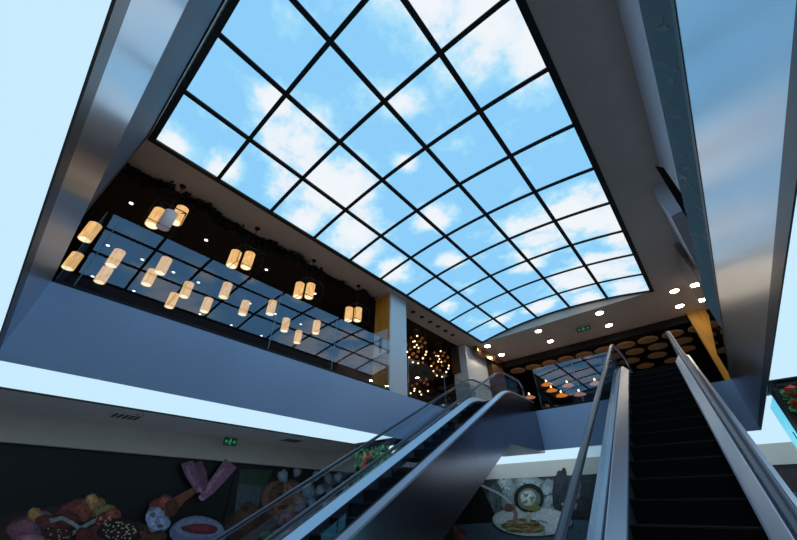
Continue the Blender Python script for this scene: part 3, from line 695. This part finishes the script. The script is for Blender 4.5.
# ------------------------------------------------------------------ printed food pictures
INK = {}
def ink(c):
    if c not in INK: INK[c] = mat('print_ink', tuple(min(.95, (v*.8+sum(srgb(*c)[:3])/15)*1.35) for v in srgb(*c)[:3])+(1,), .45, noise=.28, nscale=16)
    return INK[c]
class Picture:
    def __init__(s, ax, v, sign): s.ax, s.v, s.sg, s.bm, s.m, s.k = ax, v, sign, B(), [], 0
    def poly(s, pts, c, world=False):
        s.k += 1; off = s.v + s.sg*(.004+.0005*s.k)
        if c not in s.m: s.m.append(c)
        vs = [s.bm.verts.new(at(x, y, s.ax, off)) for x, y in pts]
        f = s.bm.faces.new(vs); f.material_index = s.m.index(c)
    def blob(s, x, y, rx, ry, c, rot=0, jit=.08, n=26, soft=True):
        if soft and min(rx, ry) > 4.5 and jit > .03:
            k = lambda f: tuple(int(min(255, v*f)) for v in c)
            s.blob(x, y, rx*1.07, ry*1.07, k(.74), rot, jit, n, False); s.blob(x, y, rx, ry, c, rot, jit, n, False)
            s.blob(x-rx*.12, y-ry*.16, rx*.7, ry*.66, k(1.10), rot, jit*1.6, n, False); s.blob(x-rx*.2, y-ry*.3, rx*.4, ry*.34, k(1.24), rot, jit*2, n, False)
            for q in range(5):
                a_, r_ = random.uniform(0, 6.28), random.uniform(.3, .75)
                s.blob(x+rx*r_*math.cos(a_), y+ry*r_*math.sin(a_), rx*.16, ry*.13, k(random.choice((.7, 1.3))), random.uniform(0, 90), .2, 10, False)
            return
        a = math.radians(rot); ph = random.uniform(0, 6); P = []
        for i in range(n):
            t = 6.28319*i/n; r = 1+jit*(math.sin(3*t+ph)+.6*math.sin(5*t+2*ph)+.5*random.uniform(-1, 1))
            u, v = rx*r*math.cos(t), ry*r*math.sin(t)
            P.append((x+u*math.cos(a)-v*math.sin(a), y+u*math.sin(a)+v*math.cos(a)))
        s.poly(P, c)
    def stroke(s, pts, w, c):
        L, Rr = [], []
        for i, (x, y) in enumerate(pts):
            x0, y0 = pts[max(i-1, 0)]; x1, y1 = pts[min(i+1, len(pts)-1)]; l = math.hypot(x1-x0, y1-y0) or 1
            ww = w if not isinstance(w, list) else w[i]
            nx, ny = -(y1-y0)/l*ww/2, (x1-x0)/l*ww/2; L.append((x+nx, y+ny)); Rr.append((x-nx, y-ny))
        s.poly(L+Rr[::-1], c)
    def board(s, a0, a1, z0, z1, c):
        """backing board between two positions along the wall"""
        if c not in s.m: s.m.append(c)
        mi = s.m.index(c); d = .02
        if s.ax == 0: box(s.bm, s.v-d, s.v, a0, a1, z0, z1, mi)
        else: box(s.bm, a0, a1, s.v, s.v+d, z0, z1, mi)
    def done(s, label):
        bm = s.bm
        vs = [v.co for v in bm.verts]
        me = bpy.data.meshes.new('wall_picture'); o = bpy.data.objects.new('wall_picture', me)
        c = Vector((sum(v.x for v in vs)/len(vs), sum(v.y for v in vs)/len(vs), min(v.z for v in vs)))
        bmesh.ops.translate(bm, vec=-c, verts=bm.verts); bm.to_mesh(me); bm.free()
        for q in s.m: me.materials.append(ink(q))
        COL.objects.link(o); o.location = c
        return tag(o, label, 'picture', 'large food pictures on the lower walls')

# chicken picture
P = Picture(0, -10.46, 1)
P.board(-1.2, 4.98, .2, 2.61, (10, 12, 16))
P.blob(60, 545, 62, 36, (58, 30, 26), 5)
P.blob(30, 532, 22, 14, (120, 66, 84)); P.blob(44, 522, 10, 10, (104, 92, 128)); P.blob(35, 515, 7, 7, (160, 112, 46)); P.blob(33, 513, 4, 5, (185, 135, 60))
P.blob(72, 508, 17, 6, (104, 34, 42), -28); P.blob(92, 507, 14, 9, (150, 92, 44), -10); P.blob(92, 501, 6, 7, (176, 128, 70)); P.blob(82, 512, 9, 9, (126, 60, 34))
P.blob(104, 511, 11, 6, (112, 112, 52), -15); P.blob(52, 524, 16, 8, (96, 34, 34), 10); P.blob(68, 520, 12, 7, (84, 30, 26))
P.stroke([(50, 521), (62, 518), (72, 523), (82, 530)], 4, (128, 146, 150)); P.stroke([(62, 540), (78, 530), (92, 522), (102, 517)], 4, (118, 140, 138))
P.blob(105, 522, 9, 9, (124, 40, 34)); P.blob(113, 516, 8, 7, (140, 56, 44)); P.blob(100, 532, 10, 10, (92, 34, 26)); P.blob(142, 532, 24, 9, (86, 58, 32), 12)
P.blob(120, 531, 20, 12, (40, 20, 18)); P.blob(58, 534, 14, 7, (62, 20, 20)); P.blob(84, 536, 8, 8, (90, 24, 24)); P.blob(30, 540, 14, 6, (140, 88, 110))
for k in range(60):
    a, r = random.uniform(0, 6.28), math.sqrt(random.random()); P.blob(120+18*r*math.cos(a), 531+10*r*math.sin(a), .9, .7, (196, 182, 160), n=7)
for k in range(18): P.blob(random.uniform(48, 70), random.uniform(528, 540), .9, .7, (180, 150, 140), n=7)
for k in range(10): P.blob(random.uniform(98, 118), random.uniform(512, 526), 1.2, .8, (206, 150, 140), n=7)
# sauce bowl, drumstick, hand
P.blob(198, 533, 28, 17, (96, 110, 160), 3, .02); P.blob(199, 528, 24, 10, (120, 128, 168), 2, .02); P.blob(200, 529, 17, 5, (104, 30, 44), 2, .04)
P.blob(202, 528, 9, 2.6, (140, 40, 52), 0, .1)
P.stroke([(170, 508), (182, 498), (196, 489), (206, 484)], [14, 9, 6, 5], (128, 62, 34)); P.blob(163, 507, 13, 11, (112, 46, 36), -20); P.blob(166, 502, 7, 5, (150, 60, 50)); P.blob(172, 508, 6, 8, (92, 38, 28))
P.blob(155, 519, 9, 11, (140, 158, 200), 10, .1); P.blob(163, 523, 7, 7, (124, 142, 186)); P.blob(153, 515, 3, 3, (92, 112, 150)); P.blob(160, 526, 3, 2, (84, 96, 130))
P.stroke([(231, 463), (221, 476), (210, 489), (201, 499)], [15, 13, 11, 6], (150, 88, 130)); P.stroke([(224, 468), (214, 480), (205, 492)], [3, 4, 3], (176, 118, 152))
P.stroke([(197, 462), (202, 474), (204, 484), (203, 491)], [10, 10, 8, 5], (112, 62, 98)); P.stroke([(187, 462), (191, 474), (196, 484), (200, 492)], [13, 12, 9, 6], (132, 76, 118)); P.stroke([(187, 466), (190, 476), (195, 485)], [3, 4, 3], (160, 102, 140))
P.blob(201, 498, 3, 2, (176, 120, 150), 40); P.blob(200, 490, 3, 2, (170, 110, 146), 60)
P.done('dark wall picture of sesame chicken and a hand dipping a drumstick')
# diner picture
P = Picture(0, -10.46, 1)
P.board(5.0, 15.7, .2, 2.61, (16, 19, 24))
P.poly([(240, 469), (268, 470), (262, 500), (236, 508)], (44, 66, 58)); P.poly([(241, 470), (272, 470), (270, 484), (241, 482)], (34, 74, 46)); P.poly([(238, 484), (262, 486), (258, 512), (234, 516)], (72, 84, 96))
P.blob(258, 530, 30, 22, (70, 44, 34)); P.blob(248, 520, 14, 16, (84, 52, 38)); P.blob(276, 488, 9, 22, (24, 18, 20), 20)
P.blob(284, 500, 22, 20, (128, 86, 66), 0, .05); P.blob(283, 492, 14, 9, (148, 104, 92)); P.blob(276, 496, 6, 14, (92, 60, 44), 20); P.blob(284, 508, 11, 6, (150, 96, 60)); P.blob(290, 520, 12, 9, (126, 82, 80)); P.blob(298, 500, 5, 11, (146, 108, 100), -25)
P.blob(284, 507, 5, 2.5, (100, 56, 40)); P.blob(280, 494, 2.4, 1.2, (50, 32, 30)); P.blob(290, 493, 2.4, 1.2, (50, 32, 30)); P.blob(301, 509, 6, 5, (116, 104, 128))
P.blob(286, 536, 16, 8, (130, 120, 140)); P.blob(268, 536, 8, 5, (70, 110, 66))
for (x, y, r) in ((283, 476, 5), (297, 472, 4), (308, 490, 6), (328, 478, 4), (320, 490, 4), (338, 477, 4), (316, 474, 3), (312, 503, 4), (330, 492, 4), (345, 486, 4), (341, 497, 3), (324, 503, 3), (352, 479, 3)):
    P.blob(x, y, r, r*1.25, (124, 140, 160), 0, .12); P.blob(x, y, r*.5, r*.7, (156, 170, 186), 0, .12)
P.done('wall picture of a diner in front of a dotted dark backdrop')
# pasta picture on the back wall
P = Picture(1, 15.82, -1)
P.board(-10.2, 4.1, .2, 2.61, (26, 30, 36))
P.blob(600, 500, 70, 36, (40, 44, 52)); P.poly([(480, 479), (590, 476), (590, 512), (480, 516)], (52, 58, 64))
for (x, y, rx, ry, c) in ((512, 494, 14, 18, (112, 124, 128)), (505, 484, 8, 10, (140, 150, 152)), (530, 484, 16, 8, (128, 138, 144)), (494, 500, 8, 16, (70, 84, 84)), (548, 500, 10, 20, (124, 134, 142)), (560, 492, 7, 22, (40, 46, 54)), (575, 490, 6, 16, (96, 106, 110)), (583, 508, 12, 10, (48, 40, 48)), (570, 505, 8, 4, (120, 120, 126)), (602, 500, 10, 30, (60, 36, 40))):
    P.blob(x, y, rx, ry, c, 5)
P.poly([(440, 484), (478, 480), (492, 508), (500, 528), (436, 532)], (10, 12, 14)); P.poly([(436, 526), (500, 522), (640, 518), (640, 546), (430, 548)], (58, 80, 96))
P.blob(455, 534, 9, 8, (92, 56, 56)); P.blob(452, 528, 5, 4, (80, 110, 70)); P.blob(462, 537, 4, 3, (150, 60, 54))
P.blob(532, 523, 41, 15, (34, 40, 44), 2, .01); P.blob(532, 521, 40, 15, (150, 160, 168), 2, .01); P.blob(532, 520, 37, 12.5, (172, 180, 186), 2, .01)
P.blob(523, 526, 19, 7, (120, 112, 66), 4, .08); P.blob(518, 524, 7, 4, (134, 118, 70)); P.blob(526, 525, 9, 4, (128, 74, 44)); P.blob(532, 528, 7, 3, (146, 84, 48)); P.blob(516, 530, 7, 2.5, (128, 60, 44)); P.blob(523, 522, 4, 3, (70, 84, 50)); P.blob(536, 524, 4, 2.5, (70, 60, 40))
for k in range(26): P.stroke([(random.uniform(505, 540), random.uniform(521, 532)) for _ in range(2)], .8, random.choice([(160, 146, 90), (104, 84, 48), (150, 70, 44)]))
P.stroke([(481, 485), (500, 494), (514, 506)], 2.4, (150, 160, 172)); P.stroke([(512, 504), (516, 514), (514, 524)], 4, (134, 96, 84)); P.blob(509, 508, 5, 4, (96, 62, 56))
P.blob(529, 498, 15, 14.5, (22, 28, 26), 0, .01); P.blob(529, 499, 11.5, 11, (92, 104, 92), 0, .02); P.blob(528, 498, 7.5, 8, (168, 174, 166), 0, .05); P.blob(533, 508, 8, 3, (112, 108, 50), 0, .05)
P.blob(526, 495, 2.5, 1.6, (96, 108, 100), 20, .3); P.blob(532, 499, 2.2, 3, (110, 120, 108), 0, .3); P.blob(525, 502, 3, 1.4, (100, 112, 96), -20, .3)
P.stroke([(529, 512), (528, 522)], 4, (160, 158, 120))
P.stroke([(538, 520), (548, 523)], .8, (60, 66, 70)); P.stroke([(544, 526), (544, 538)], .8, (60, 66, 70))
P.poly([(735, 474), (800, 468), (800, 492), (745, 496)], (56, 44, 46)); P.poly([(745, 496), (800, 492), (800, 520), (758, 524)], (62, 92, 108)); P.poly([(758, 524), (800, 520), (800, 545), (770, 548)], (40, 48, 56))
P.done('wall picture of a pasta plate with pan and spoon behind the escalators')

# ------------------------------------------------------------------ world and view
w = bpy.data.worlds.new('world'); SC.world = w; w.use_nodes = True
w.node_tree.nodes['Background'].inputs[0].default_value = (.02, .025, .035, 1); w.node_tree.nodes['Background'].inputs[1].default_value = .3
SC.view_settings.view_transform = 'Standard'; SC.view_settings.look = 'None'; SC.view_settings.exposure = 0; SC.view_settings.gamma = 1
SC.view_settings.use_curve_mapping = False
SC.cycles.max_bounces = 10; SC.cycles.diffuse_bounces = 5; SC.cycles.transparent_max_bounces = 24
try: SC.cycles.use_denoising = True
except Exception: pass
SC.cycles.sample_clamp_indirect = 4
